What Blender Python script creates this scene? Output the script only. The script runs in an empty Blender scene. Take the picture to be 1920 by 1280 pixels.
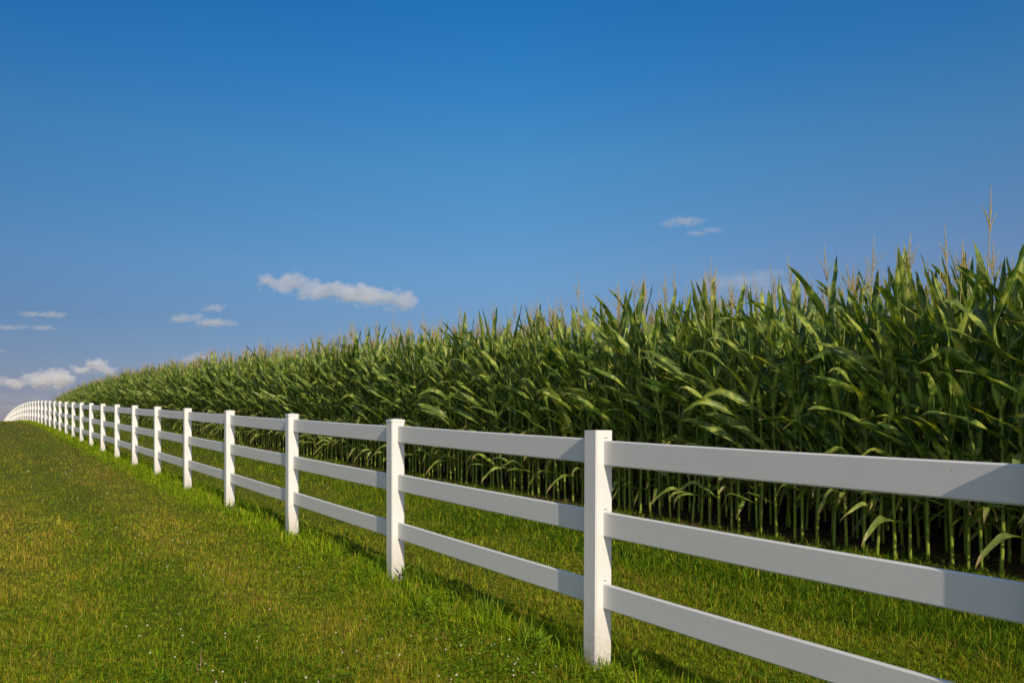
import bpy, math, random
import numpy as np
from mathutils import Vector, Matrix

# ------------------------------------------------------------------ camera, sky, sun, exposure
F_PX = 1600.0                    # focal length in photo pixels (photo is 1920 wide)
VPX, VPY, HORIZON = -48.0, 744.0, 840.0
THETA = math.atan((960 - VPX) / F_PX)
CT, ST = math.cos(THETA), math.sin(THETA)
CAM_Z = 1.54
SLOPE = (HORIZON - VPY) / F_PX

scene = bpy.context.scene
scene.render.engine = 'CYCLES'
cam_data = bpy.data.cameras.new("camera")
cam_data.sensor_width = 36.0
cam_data.lens = F_PX / 1920 * 36
cam_data.shift_y = (HORIZON - 640) / 1920
cam_data.clip_start, cam_data.clip_end = 0.05, 20000
cam = bpy.data.objects.new("camera", cam_data)
cam.location = (0, 0, CAM_Z)
cam.rotation_euler = (math.radians(90), 0, 0)
scene.collection.objects.link(cam)
scene.camera = cam

SUN_AZ_OFF, SUN_EL = math.radians(9.0), math.radians(26)
sx = math.cos(SUN_AZ_OFF) * ST - math.sin(SUN_AZ_OFF) * CT
sy = -math.cos(SUN_AZ_OFF) * CT - math.sin(SUN_AZ_OFF) * ST
sun_dir = Vector((sx * math.cos(SUN_EL), sy * math.cos(SUN_EL), math.sin(SUN_EL)))

world = bpy.data.worlds.new("World")
scene.world = world
world.use_nodes = True
wn = world.node_tree
bg = wn.nodes["Background"]
sky = wn.nodes.new("ShaderNodeTexSky")
sky.sky_type = 'NISHITA'
sky.sun_disc = False
sky.sun_elevation = SUN_EL
sky.sun_rotation = math.atan2(sx, sy)
sky.altitude = 250
sky.air_density, sky.dust_density, sky.ozone_density = 1.0, 0.4, 2.6
# the photograph's deep, even blue: the sky model tinted by height above the horizon, its unseen top brightened to add fill light
wtc = wn.nodes.new("ShaderNodeTexCoord")
wsep = wn.nodes.new("ShaderNodeSeparateXYZ")
wn.links.new(wtc.outputs["Generated"], wsep.inputs[0])
wr = wn.nodes.new("ShaderNodeValToRGB")
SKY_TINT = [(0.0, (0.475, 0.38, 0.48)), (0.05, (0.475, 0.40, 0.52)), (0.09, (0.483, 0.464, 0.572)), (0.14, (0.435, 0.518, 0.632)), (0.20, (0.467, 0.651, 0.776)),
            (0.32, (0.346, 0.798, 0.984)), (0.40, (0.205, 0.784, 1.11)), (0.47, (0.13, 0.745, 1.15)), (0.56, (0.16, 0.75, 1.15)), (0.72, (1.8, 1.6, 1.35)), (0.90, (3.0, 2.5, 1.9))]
SIDE_TINT = [(0.25, (0.70, 0.72, 0.77)), (0.5, (1.0, 1.0, 1.0)), (0.75, (1.22, 0.98, 0.98))]
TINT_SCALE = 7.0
ws = wn.nodes.new("ShaderNodeValToRGB")
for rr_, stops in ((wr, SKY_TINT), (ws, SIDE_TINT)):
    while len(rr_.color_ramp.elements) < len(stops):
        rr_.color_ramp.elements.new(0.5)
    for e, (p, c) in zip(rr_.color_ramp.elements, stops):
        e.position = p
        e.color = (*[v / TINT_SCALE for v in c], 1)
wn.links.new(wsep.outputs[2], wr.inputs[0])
wx = wn.nodes.new("ShaderNodeMath")
wx.operation = 'MULTIPLY_ADD'
wx.inputs[1].default_value = wx.inputs[2].default_value = 0.5
wn.links.new(wsep.outputs[0], wx.inputs[0])
wn.links.new(wx.outputs[0], ws.inputs[0])
wm2 = wn.nodes.new("ShaderNodeVectorMath")
wm2.operation = 'MULTIPLY'
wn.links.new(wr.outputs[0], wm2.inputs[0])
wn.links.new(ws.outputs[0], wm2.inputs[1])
wmul = wn.nodes.new("ShaderNodeVectorMath")
wmul.operation = 'MULTIPLY'
wn.links.new(sky.outputs[0], wmul.inputs[0])
# the sunward half of the sky, behind the photographer, stays paler, brightened and warmed past the sky model to add fill light
wback = wn.nodes.new("ShaderNodeMapRange")
wback.interpolation_type = 'SMOOTHSTEP'
wback.inputs["From Min"].default_value, wback.inputs["From Max"].default_value = -0.25, 0.35
wn.links.new(wsep.outputs[1], wback.inputs["Value"])
wmx = wn.nodes.new("ShaderNodeMix")
wmx.data_type = 'RGBA'
wn.links.new(wback.outputs[0], wmx.inputs[0])
wmx.inputs[6].default_value = (1.25 / TINT_SCALE ** 2, 1.12 / TINT_SCALE ** 2, 1.10 / TINT_SCALE ** 2, 1)
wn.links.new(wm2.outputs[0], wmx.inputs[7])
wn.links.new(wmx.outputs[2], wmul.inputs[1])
wsc = wn.nodes.new("ShaderNodeVectorMath")
wsc.operation = 'SCALE'
wsc.inputs["Scale"].default_value = TINT_SCALE ** 2
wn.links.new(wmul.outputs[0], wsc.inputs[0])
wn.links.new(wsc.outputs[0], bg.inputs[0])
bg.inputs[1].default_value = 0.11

sun_data = bpy.data.lights.new("sun", 'SUN')
sun_data.energy = 4.0
sun_data.angle = math.radians(0.53)
sun_data.color = (1.0, 0.87, 0.70)
sun = bpy.data.objects.new("sun", sun_data)
sun.rotation_euler = sun_dir.to_track_quat('Z', 'Y').to_euler()
sun.location = (20, -30, 40)
scene.collection.objects.link(sun)

scene.view_settings.view_transform = 'Standard'
scene.view_settings.look = 'None'
scene.view_settings.exposure = 0.0
scene.view_settings.gamma = 1.0
cy = scene.cycles
cy.max_bounces, cy.diffuse_bounces, cy.glossy_bounces = 8, 4, 3
cy.transmission_bounces, cy.volume_bounces = 4, 12
cy.volume_step_rate = 0.6
cy.use_denoising = True

# ------------------------------------------------------------------ helpers
COL = scene.collection


def tag(o, label=None, cat=None, group=None, kind=None):
    for k, v in (("label", label), ("category", cat), ("group", group), ("kind", kind)):
        if v:
            o[k] = v
    return o


def empty(name, loc, rz=0.0):
    o = bpy.data.objects.new(name, None)
    o.empty_display_size = 0.1
    o.location = loc
    o.rotation_euler = (0, 0, rz)
    COL.objects.link(o)
    return o


def link(name, me, parent=None):
    o = bpy.data.objects.new(name, me)
    COL.objects.link(o)
    if parent:
        o.parent = parent
    return o


class MB:
    """collects vertices (with a vector attribute), faces and material slots into one mesh"""
    def __init__(self):
        self.v, self.a, self.f, self.m = [], [], [], []

    def grid(self, rows, attrs, mat=0, closed=False):
        """rows: list of equal-length vertex lists, bridged with quads"""
        base = len(self.v)
        n = len(rows[0])
        for r, at in zip(rows, attrs):
            self.v.extend(r)
            self.a.extend(at)
        for i in range(len(rows) - 1):
            for j in range(n if closed else n - 1):
                k = (j + 1) % n
                self.f.append((base + i * n + j, base + i * n + k, base + (i + 1) * n + k, base + (i + 1) * n + j))
                self.m.append(mat)

    def tube(self, pts, radii, n, rnd=0.0, mat=0, cap=True):
        rows, at = [], []
        prev = None
        for i, p in enumerate(pts):
            d = (Vector(pts[min(i + 1, len(pts) - 1)]) - Vector(pts[max(i - 1, 0)]))
            if d.length < 1e-9:
                d = Vector((0, 0, 1))
            d.normalize()
            x = Vector((1, 0, 0)) if prev is None else prev
            x = (x - d * x.dot(d))
            if x.length < 1e-4:
                x = d.orthogonal()
            x.normalize()
            prev = x
            y = d.cross(x)
            rows.append([tuple(Vector(p) + (x * math.cos(2 * math.pi * j / n) + y * math.sin(2 * math.pi * j / n)) * radii[i]) for j in range(n)])
            s = i / max(1, len(pts) - 1)
            at.append([(j / n, s, rnd)] * n if False else [(j / n, s, rnd) for j in range(n)])
        b = len(self.v)
        self.grid(rows, at, mat, closed=True)
        if cap and radii[-1] > 1e-4:
            top = b + (len(rows) - 1) * n
            self.f.append(tuple(top + j for j in range(n)))
            self.m.append(mat)

    def box(self, lo, hi, mat=0, rnd=0.0):
        b = len(self.v)
        for z in (lo[2], hi[2]):
            for x, y in ((lo[0], lo[1]), (hi[0], lo[1]), (hi[0], hi[1]), (lo[0], hi[1])):
                self.v.append((x, y, z))
                self.a.append((0, 0, rnd))
        for q in ((3, 2, 1, 0), (4, 5, 6, 7), (0, 1, 5, 4), (1, 2, 6, 5), (2, 3, 7, 6), (3, 0, 4, 7)):
            self.f.append(tuple(b + i for i in q))
            self.m.append(mat)

    def mesh(self, name, mats, smooth=True):
        me = bpy.data.meshes.new(name)
        me.from_pydata([tuple(p) for p in self.v], [], self.f)
        for m in mats:
            me.materials.append(m)
        if len(mats) > 1:
            me.polygons.foreach_set("material_index", self.m)
        at = me.attributes.new("lf", 'FLOAT_VECTOR', 'POINT')
        at.data.foreach_set("vector", np.array(self.a, dtype=np.float32).ravel())
        if smooth:
            me.polygons.foreach_set("use_smooth", [True] * len(self.f))
        me.update()
        return me


def np_mesh(name, verts, quads=None, tris=None, mats=(), vec=None, colr=None, mat_q=None, mat_t=None, smooth=True):
    """a mesh straight from numpy arrays"""
    me = bpy.data.meshes.new(name)
    nq = 0 if quads is None else len(quads)
    nt = 0 if tris is None else len(tris)
    me.vertices.add(len(verts))
    me.vertices.foreach_set("co", np.ascontiguousarray(verts, np.float32).ravel())
    loops = []
    if nq:
        loops.append(np.asarray(quads, np.int32).ravel())
    if nt:
        loops.append(np.asarray(tris, np.int32).ravel())
    loops = np.concatenate(loops)
    me.loops.add(len(loops))
    me.loops.foreach_set("vertex_index", loops)
    me.polygons.add(nq + nt)
    starts = np.concatenate([np.arange(nq) * 4, nq * 4 + np.arange(nt) * 3]).astype(np.int32)
    me.polygons.foreach_set("loop_start", starts)
    for m in mats:
        me.materials.append(m)
    if mat_q is not None or mat_t is not None:
        mi = np.concatenate([np.zeros(0) if mat_q is None else mat_q, np.zeros(0) if mat_t is None else mat_t]).astype(np.int32)
        me.polygons.foreach_set("material_index", mi)
    if smooth:
        me.polygons.foreach_set("use_smooth", np.ones(nq + nt, dtype=bool))
    me.update(calc_edges=True)
    if vec is not None:
        at = me.attributes.new("lf", 'FLOAT_VECTOR', 'POINT')
        at.data.foreach_set("vector", np.ascontiguousarray(vec, np.float32).ravel())
    if colr is not None:
        at = me.attributes.new("blade", 'FLOAT_COLOR', 'POINT')
        at.data.foreach_set("color", np.ascontiguousarray(colr, np.float32).ravel())
    return me


def new_mat(name):
    m = bpy.data.materials.new(name)
    m.use_nodes = True
    nt = m.node_tree
    return m, nt, nt.nodes["Principled BSDF"], nt.nodes["Material Output"]


def nd(nt, kind, **kw):
    n = nt.nodes.new(kind)
    for k, v in kw.items():
        setattr(n, k, v)
    return n


def noise(nt, scale, detail=3.0, rough=0.55, vec=None):
    n = nd(nt, "ShaderNodeTexNoise")
    n.inputs["Scale"].default_value = scale
    n.inputs["Detail"].default_value = detail
    n.inputs["Roughness"].default_value = rough
    if vec is not None:
        nt.links.new(vec, n.inputs["Vector"])
    return n


def ramp(nt, fac, stops):
    r = nd(nt, "ShaderNodeValToRGB")
    el = r.color_ramp.elements
    while len(el) < len(stops):
        el.new(0.5)
    for e, (p, c) in zip(el, stops):
        e.position = p
        e.color = (*c, 1) if len(c) == 3 else c
    nt.links.new(fac, r.inputs[0])
    return r


def mix(nt, a, b, fac, mode='MIX'):
    m = nd(nt, "ShaderNodeMix", data_type='RGBA', blend_type=mode)
    for s, v in ((m.inputs[0], fac), (m.inputs[6], a), (m.inputs[7], b)):
        if isinstance(v, (int, float)):
            s.default_value = v
        elif isinstance(v, tuple):
            s.default_value = (*v, 1)
        else:
            nt.links.new(v, s)
    return m.outputs[2]


def mth(nt, op, a, b=None, clamp=False):
    m = nd(nt, "ShaderNodeMath", operation=op, use_clamp=clamp)
    for s, v in ((m.inputs[0], a), (m.inputs[1], b)):
        if v is None:
            continue
        if isinstance(v, (int, float)):
            s.default_value = v
        else:
            nt.links.new(v, s)
    return m.outputs[0]


def smooth01(x):
    x = np.clip(x, 0, 1)
    return x * x * (3 - 2 * x)


# ------------------------------------------------------------------ the lie of the land: it climbs along the fence and rolls over a crest
def crest(t):
    t = np.asarray(t, float)
    d = np.where(t > 48, -5.0e-4 * (np.minimum(t, 130) - 48) ** 2, 0.0)
    return d + np.where(t > 130, -0.082 * (t - 130), 0.0)


def ground_z(y):
    y = np.asarray(y, float)
    t = y / CT
    z = SLOPE * y + 0.10 * smooth01((t - 24) / 16) + crest(t)
    return np.where(t > 130, np.maximum(z, -14.0), z)


def line_z(y):                    # the even line the fence follows
    return SLOPE * y + float(crest(y / CT))


def at(x0, y):                    # x of the line parallel to the fence that passes x0 beside the camera
    return x0 - y / CT * ST


FENCE_X0 = 3.530
CORN_X0 = 8.70
ALONG = math.atan2(CT, -ST)       # heading of the fence, away from the camera

# ------------------------------------------------------------------ materials
def vinyl_material():
    m, nt, p, out = new_mat("white_vinyl")
    geo = nd(nt, "ShaderNodeNewGeometry")
    lf = nd(nt, "ShaderNodeAttribute", attribute_name="lf")
    mp = nd(nt, "ShaderNodeMapping")
    mp.inputs["Scale"].default_value = (0.35, 0, 6.0)
    nt.links.new(lf.outputs["Vector"], mp.inputs[0])
    streak = noise(nt, 1.0, 3, 0.6, mp.outputs[0])
    grime = noise(nt, 2.3, 5, 0.65, geo.outputs["Position"])
    speck = noise(nt, 60, 2, 0.5, geo.outputs["Position"])
    c1 = ramp(nt, streak.outputs[0], [(0.3, (0.715, 0.70, 0.665)), (0.7, (0.745, 0.73, 0.695))])
    g = ramp(nt, grime.outputs[0], [(0.42, (0, 0, 0)), (0.75, (1, 1, 1))])
    c2 = mix(nt, c1.outputs[0], (0.60, 0.585, 0.54), mth(nt, 'MULTIPLY', g.outputs[0], 0.12))
    s = ramp(nt, speck.outputs[0], [(0.735, (0, 0, 0)), (0.78, (1, 1, 1))])
    c3 = mix(nt, c2, (0.30, 0.27, 0.22), mth(nt, 'MULTIPLY', s.outputs[0], 0.5))
    # soil splashed on the foot of each post, kept in the stored height attribute
    a = nd(nt, "ShaderNodeAttribute", attribute_name="lf")
    sep = nd(nt, "ShaderNodeSeparateXYZ")
    nt.links.new(a.outputs["Vector"], sep.inputs[0])
    foot = mth(nt, 'MULTIPLY', sep.outputs[1], mth(nt, 'ADD', mth(nt, 'MULTIPLY', noise(nt, 40, 4, 0.7, geo.outputs["Position"]).outputs[0], 1.6), -0.35), True)
    c4 = mix(nt, c3, (0.34, 0.27, 0.17), mth(nt, 'MULTIPLY', foot, 0.8, True))
    nt.links.new(c4, p.inputs["Base Color"])
    p.inputs["Roughness"].default_value = 0.38
    p.inputs["Specular IOR Level"].default_value = 0.45
    bump = nd(nt, "ShaderNodeBump")
    bump.inputs["Strength"].default_value = 0.02
    bump.inputs["Distance"].default_value = 0.01
    nt.links.new(streak.outputs[0], bump.inputs["Height"])
    nt.links.new(bump.outputs[0], p.inputs["Normal"])
    return m


def plain_material(name, colr, rough=0.8):
    m, nt, p, out = new_mat(name)
    geo = nd(nt, "ShaderNodeNewGeometry")
    n = noise(nt, 25, 4, 0.6, geo.outputs["Position"])
    c = ramp(nt, n.outputs[0], [(0.3, tuple(x * 0.7 for x in colr)), (0.7, tuple(min(1, x * 1.25) for x in colr))])
    nt.links.new(c.outputs[0], p.inputs["Base Color"])
    p.inputs["Roughness"].default_value = rough
    return m


def leafy(name, base_builder, trans_gain=(1.5, 1.6, 0.7), trans=0.35, rough=0.45, spec=0.4):
    """a leaf: principled surface mixed with light let through"""
    m, nt, p, out = new_mat(name)
    c = base_builder(nt)
    nt.links.new(c, p.inputs["Base Color"])
    p.inputs["Roughness"].default_value = rough
    p.inputs["Specular IOR Level"].default_value = spec
    tr = nd(nt, "ShaderNodeBsdfTranslucent")
    tcol = mix(nt, c, trans_gain, 1.0, 'MULTIPLY')
    nt.links.new(tcol, tr.inputs[0])
    ms = nd(nt, "ShaderNodeMixShader")
    ms.inputs[0].default_value = trans
    nt.links.new(p.outputs[0], ms.inputs[1])
    nt.links.new(tr.outputs[0], ms.inputs[2])
    nt.links.new(ms.outputs[0], out.inputs[0])
    return m, nt, p


def leaf_colour(nt):
    a = nd(nt, "ShaderNodeAttribute", attribute_name="lf")
    sep = nd(nt, "ShaderNodeSeparateXYZ")
    nt.links.new(a.outputs["Vector"], sep.inputs[0])
    u, s, r = sep.outputs
    geo = nd(nt, "ShaderNodeNewGeometry")
    patch = noise(nt, 7, 3, 0.6, geo.outputs["Position"])
    green = ramp(nt, patch.outputs[0], [(0.37, (0.026, 0.074, 0.011)), (0.52, (0.094, 0.180, 0.019)), (0.62, (0.420, 0.480, 0.080))])
    # veins run along the blade
    comb = nd(nt, "ShaderNodeCombineXYZ")
    nt.links.new(mth(nt, 'MULTIPLY', u, 14.0), comb.inputs[0])
    nt.links.new(mth(nt, 'MULTIPLY', s, 1.5), comb.inputs[1])
    nt.links.new(mth(nt, 'MULTIPLY', r, 37.0), comb.inputs[2])
    vein = noise(nt, 1.0, 2, 0.5, comb.outputs[0])
    c = mix(nt, green.outputs[0], (0.150, 0.200, 0.045), mth(nt, 'MULTIPLY', ramp(nt, vein.outputs[0], [(0.5, (0, 0, 0)), (0.75, (1, 1, 1))]).outputs[0], 0.35))
    # individual leaves run from blue green to yellow green
    c = mix(nt, c, (0.320, 0.360, 0.080), mth(nt, 'MULTIPLY', ramp(nt, r, [(0.55, (0, 0, 0)), (1.0, (1, 1, 1))]).outputs[0], 0.55))
    # pale midrib, narrowing towards the tip
    au = mth(nt, 'ABSOLUTE', u)
    wid = mth(nt, 'SUBTRACT', 0.135, mth(nt, 'MULTIPLY', s, 0.085))
    rib = mth(nt, 'MULTIPLY', mth(nt, 'SUBTRACT', wid, au), 16.0, True)
    c = mix(nt, c, (0.46, 0.52, 0.22), mth(nt, 'MULTIPLY', rib, mth(nt, 'SUBTRACT', 1.0, mth(nt, 'MULTIPLY', s, 0.75))))
    # browned tips and edges
    n2 = noise(nt, 22, 4, 0.7, geo.outputs["Position"])
    tip = mth(nt, 'MULTIPLY', mth(nt, 'ADD', mth(nt, 'ADD', mth(nt, 'MULTIPLY', s, 1.0), mth(nt, 'MULTIPLY', n2.outputs[0], 0.45)), -1.12), 6.0, True)
    c = mix(nt, c, (0.33, 0.22, 0.08), tip)
    edge = mth(nt, 'MULTIPLY', mth(nt, 'ADD', mth(nt, 'ADD', au, mth(nt, 'MULTIPLY', n2.outputs[0], 0.5)), -1.22), 6.0, True)
    c = mix(nt, c, (0.25, 0.20, 0.07), mth(nt, 'MULTIPLY', edge, 0.6))
    return c


def stalk_colour(nt):
    a = nd(nt, "ShaderNodeAttribute", attribute_name="lf")
    sep = nd(nt, "ShaderNodeSeparateXYZ")
    nt.links.new(a.outputs["Vector"], sep.inputs[0])
    u, s, r = sep.outputs
    geo = nd(nt, "ShaderNodeNewGeometry")
    n = noise(nt, 30, 3, 0.6, geo.outputs["Position"])
    low = ramp(nt, n.outputs[0], [(0.3, (0.190, 0.270, 0.020)), (0.7, (0.290, 0.360, 0.036))])
    c = mix(nt, low.outputs[0], (0.150, 0.210, 0.028), mth(nt, 'MULTIPLY', s, 1.6, True))
    # r > 0.5 marks the rings at the nodes
    c = mix(nt, c, (0.060, 0.070, 0.018), mth(nt, 'MULTIPLY', mth(nt, 'SUBTRACT', r, 0.5), 1.5, True))
    n3 = noise(nt, 9, 4, 0.65, geo.outputs["Position"])
    c = mix(nt, c, (0.20, 0.15, 0.05), mth(nt, 'MULTIPLY', ramp(nt, n3.outputs[0], [(0.56, (0, 0, 0)), (0.68, (1, 1, 1))]).outputs[0], 0.7))
    return c


def flat_colour(c0, c1, scale=18):
    def f(nt):
        geo = nd(nt, "ShaderNodeNewGeometry")
        n = noise(nt, scale, 3, 0.6, geo.outputs["Position"])
        return ramp(nt, n.outputs[0], [(0.3, c0), (0.7, c1)]).outputs[0]
    return f


def blade_colour(nt):
    a = nd(nt, "ShaderNodeAttribute", attribute_name="blade")
    return a.outputs["Color"]


M_VINYL = vinyl_material()
M_SLOT = plain_material("dark_slot", (0.03, 0.03, 0.03))
M_LEAF, _nt, _p = leafy("corn_leaf", leaf_colour, (1.75, 1.58, 0.40), 0.30, 0.40, 0.36)
M_STALK, _, _ = leafy("corn_stalk", stalk_colour, (1, 1, 1), 0.06, 0.5, 0.3)
M_TASSEL, _, _ = leafy("corn_tassel", flat_colour((0.30, 0.23, 0.075), (0.54, 0.43, 0.17), 40), (1, 1, 1), 0.2, 0.7, 0.2)
M_HUSK, _, _ = leafy("corn_husk", flat_colour((0.20, 0.31, 0.030), (0.31, 0.41, 0.060), 60), (1, 1, 0.6), 0.12, 0.5, 0.3)
M_SILK = plain_material("corn_silk", (0.13, 0.07, 0.03), 0.7)
M_GRASS, _, _ = leafy("grass_blade", blade_colour, (1.35, 1.35, 0.5), 0.38, 0.6, 0.06)
M_WEED, _, _ = leafy("weed_leaf", flat_colour((0.130, 0.230, 0.014), (0.220, 0.320, 0.024), 14), (1.5, 1.5, 0.5), 0.35, 0.6, 0.08)
M_STEM = plain_material("weed_stem", (0.13, 0.10, 0.035), 0.8)
M_TWIG = plain_material("dry_twig", (0.22, 0.14, 0.075), 0.9)
M_CLOVER_HEAD, _, _ = leafy("clover_head", flat_colour((0.36, 0.28, 0.16), (0.78, 0.74, 0.62), 110), (1, 1, 1), 0.2, 0.8, 0.1)


def ground_material():
    m, nt, p, out = new_mat("lawn_ground")
    geo = nd(nt, "ShaderNodeNewGeometry")
    n1 = noise(nt, 0.7, 5, 0.6, geo.outputs["Position"])
    n2 = noise(nt, 35, 4, 0.7, geo.outputs["Position"])
    c1 = ramp(nt, n1.outputs[0], [(0.35, (0.095, 0.115, 0.008)), (0.65, (0.150, 0.145, 0.014))])
    c2 = ramp(nt, n2.outputs[0], [(0.35, (0.035, 0.042, 0.005)), (0.55, (0.095, 0.100, 0.012)), (0.8, (0.200, 0.160, 0.040))])
    c = mix(nt, c1.outputs[0], c2.outputs[0], 0.6)
    nt.links.new(c, p.inputs["Base Color"])
    p.inputs["Roughness"].default_value = 0.95
    p.inputs["Specular IOR Level"].default_value = 0.1
    b = nd(nt, "ShaderNodeBump")
    b.inputs["Strength"].default_value = 0.8
    b.inputs["Distance"].default_value = 0.03
    nt.links.new(n2.outputs[0], b.inputs["Height"])
    nt.links.new(b.outputs[0], p.inputs["Normal"])
    return m


def soil_material():
    m, nt, p, out = new_mat("field_soil")
    geo = nd(nt, "ShaderNodeNewGeometry")
    n1 = noise(nt, 3, 5, 0.65, geo.outputs["Position"])
    n2 = noise(nt, 28, 5, 0.7, geo.outputs["Position"])
    c1 = ramp(nt, n1.outputs[0], [(0.35, (0.040, 0.024, 0.012)), (0.65, (0.075, 0.048, 0.024))])
    c = mix(nt, c1.outputs[0], ramp(nt, n2.outputs[0], [(0.4, (0.022, 0.014, 0.007)), (0.75, (0.12, 0.08, 0.04))]).outputs[0], 0.5)
    nt.links.new(c, p.inputs["Base Color"])
    p.inputs["Roughness"].default_value = 0.95
    p.inputs["Specular IOR Level"].default_value = 0.1
    b = nd(nt, "ShaderNodeBump")
    b.inputs["Strength"].default_value = 1.0
    b.inputs["Distance"].default_value = 0.04
    nt.links.new(n2.outputs[0], b.inputs["Height"])
    nt.links.new(b.outputs[0], p.inputs["Normal"])
    return m


# ------------------------------------------------------------------ ground and soil
ys = np.concatenate([[-400, -100, -40], np.arange(-20, 150, 0.8), [160, 180, 210, 250, 300, 400, 500, 650, 800, 1200, 2000, 3500, 6000]])
xs = np.array([-5000, -1000, -200, -60, 0, 60, 200, 1000, 5000], float)
V = np.array([[(x, y, float(ground_z(y))) for x in xs] for y in ys]).reshape(-1, 3)
nx = len(xs)
Q = np.array([(i * nx + j, i * nx + j + 1, (i + 1) * nx + j + 1, (i + 1) * nx + j) for i in range(len(ys) - 1) for j in range(nx - 1)])
tag(link("ground", np_mesh("ground", V, Q, mats=[ground_material()])), "grassy ground rising along the fence to a rounded crest", None, None, "structure")

rng = np.random.default_rng(11)
sy_ = np.arange(-16, 112, 0.25)
phase = rng.uniform(0, 6.28, 5)


def soil_edge(y):
    y = np.asarray(y, float)
    w = sum(a * np.sin(y * f + ph) for a, f, ph in zip((.14, .12, .10, .09, .08), (0.9, 2.1, 3.7, 6.3, 11.0), phase))
    return 8.50 + w


rows_ = []
for y in sy_:
    e = float(soil_edge(y))
    rows_.append([(at(e, y), y, float(ground_z(y)) + 0.004), (at(e + 1.6, y), y, float(ground_z(y)) + 0.006), (at(40, y), y, float(ground_z(y)) + 0.006)])
V = np.array(rows_).reshape(-1, 3)
Q = np.array([(i * 3 + j, i * 3 + j + 1, (i + 1) * 3 + j + 1, (i + 1) * 3 + j) for i in range(len(sy_) - 1) for j in range(2)])
tag(link("soil", np_mesh("soil", V, Q, mats=[soil_material()])), "bare brown field soil under the corn rows", None, None, "structure")

# ------------------------------------------------------------------ the fence: one thing, with each post and each near rail a part
T1, SPACING = 5.706, 2.75
N_FIRST, N_LAST = -1, 47          # 1 is the nearest post in the photograph
HS = 0.0585                       # half the side of a post
POST_H = 1.352
RAIL_TOPS, RAIL_H, RAIL_T = (0.055, 0.455, 0.855), 0.140, 0.028


def post_point(n):
    t = T1 + (n - 1) * SPACING + (0.330 if n < 1 else 0.0)
    y = t * CT
    return at(FENCE_X0, y), y, line_z(y) + POST_H + (0.018 if n < 1 else 0.0)


fx, fy, fz = post_point(1)
fence = empty("rail_fence", (fx, fy, float(ground_z(fy))), 0)
tag(fence, "long white vinyl three-rail fence running over the grassy hill", "fence")
FENCE_INV = Matrix.Translation((-fx, -fy, -float(ground_z(fy))))


def chamfer_ring(h, z, b=0.008):
    return [(-h + b, -h, z), (h - b, -h, z), (h, -h + b, z), (h, h - b, z), (h - b, h, z), (-h + b, h, z), (-h, h - b, z), (-h, -h + b, z)]


def make_post(height, hollow):
    mb = MB()
    zs = [-height, -height + 0.22, -height + 0.34, -height + 0.50, 0.0]
    dirt = [1.0, 1.0, 0.55, 0.0, 0.0]
    rows = [chamfer_ring(HS, z) for z in zs]
    at_ = [[(z, d, 0.7 * q) for q in range(8)] for z, d in zip(zs, dirt)]
    if hollow:
        rows += [chamfer_ring(HS - 0.006, 0.0), chamfer_ring(HS - 0.006, -0.05)]
        at_ += [[(0, 0, 0)] * 8] * 2
    mb.grid(rows, at_, 0, closed=True)
    b = len(mb.v) - 8
    mb.f.append(tuple(b + i for i in range(8)))
    mb.m.append(0)
    return mb


def make_cap():
    mb = MB()
    rows = [chamfer_ring(HS + 0.001, -0.004), chamfer_ring(HS + 0.004, -0.004), chamfer_ring(HS + 0.004, 0.013), chamfer_ring(HS + 0.002, 0.016), chamfer_ring(0.009, 0.026, 0.002)]
    mb.grid(rows, [[(0, 0, 0)] * 8] * 5, 0, closed=True)
    b = len(mb.v) - 8
    mb.f.append(tuple(b + i for i in range(8)))
    mb.m.append(0)
    return mb


def bevel(o, w, seg=2):
    pass


cap_mesh = make_cap().mesh("post_cap", [M_VINYL], smooth=False)
slot_meshes = []
for k in RAIL_TOPS:               # the dark gap above each rail where it enters its hole
    slot_mb = MB()
    slot_mb.box((-HS - 0.0015, -0.0185, -k + 0.010), (-HS + 0.004, 0.0035, -k + 0.0135))
    slot_meshes.append(slot_mb.mesh("rail_slot", [M_SLOT], smooth=False))
GAP = 0.135                       # the ground lies this far under the even line nearer than the rise
random.seed(5)
for n in range(N_FIRST, N_LAST + 1):
    x, y, z = post_point(n)
    h = z - float(ground_z(y)) + 0.12
    po = link("post", make_post(h, n == 1).mesh("post", [M_VINYL], smooth=False), fence)
    po.matrix_local = FENCE_INV @ Matrix.Translation((x, y, z - (0.0 if n == 1 else 0.018))) @ Matrix.Rotation(ALONG + random.gauss(0, 0.006), 4, 'Z') @ Matrix.Rotation(random.gauss(0, 0.0035), 4, 'Y')
    if n == 1:
        po["label"] = "nearest post, its top left open without a cap"
    else:
        link("post_cap", cap_mesh, po)
    if n < 14:
        for sm in slot_meshes:
            link("rail_slot", sm, po)


def rail_profile(zt):
    b, hh, ht, bk = 0.007, RAIL_H, RAIL_T / 2 - 0.0075, -RAIL_T / 2 - 0.0075   # set a little towards the field
    return [(ht - b, zt), (ht, zt - b), (ht, zt - hh + b), (ht - b, zt - hh), (bk + b, zt - hh), (bk, zt - hh + b), (bk, zt - b), (bk + b, zt)]


def add_rail(mb, n, drop):
    p, q = Vector(post_point(n)), Vector(post_point(n + 1))
    d = (q - p)
    flat = Vector((d.x, d.y, 0)).normalized()
    side = Vector((-flat.y, flat.x, 0))
    a = p + d * (0.0)
    rows = []
    for s in (0.012, 0.25, 0.5, 0.75, 0.988):
        c = a + d * s
        sag = -0.004 * math.sin(math.pi * s)
        rows.append([tuple(c + side * u + Vector((0, 0, w - 0.0 + sag)) - Vector((fx, fy, float(ground_z(fy))))) for u, w in rail_profile(-drop)])
    mb.grid(rows, [[(n * 2.75 + s_ * 2.75, 0, 1.3 * q + drop * 9) for q in range(8)] for s_ in (0.012, 0.25, 0.5, 0.75, 0.988)], 0, closed=True)


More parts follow.
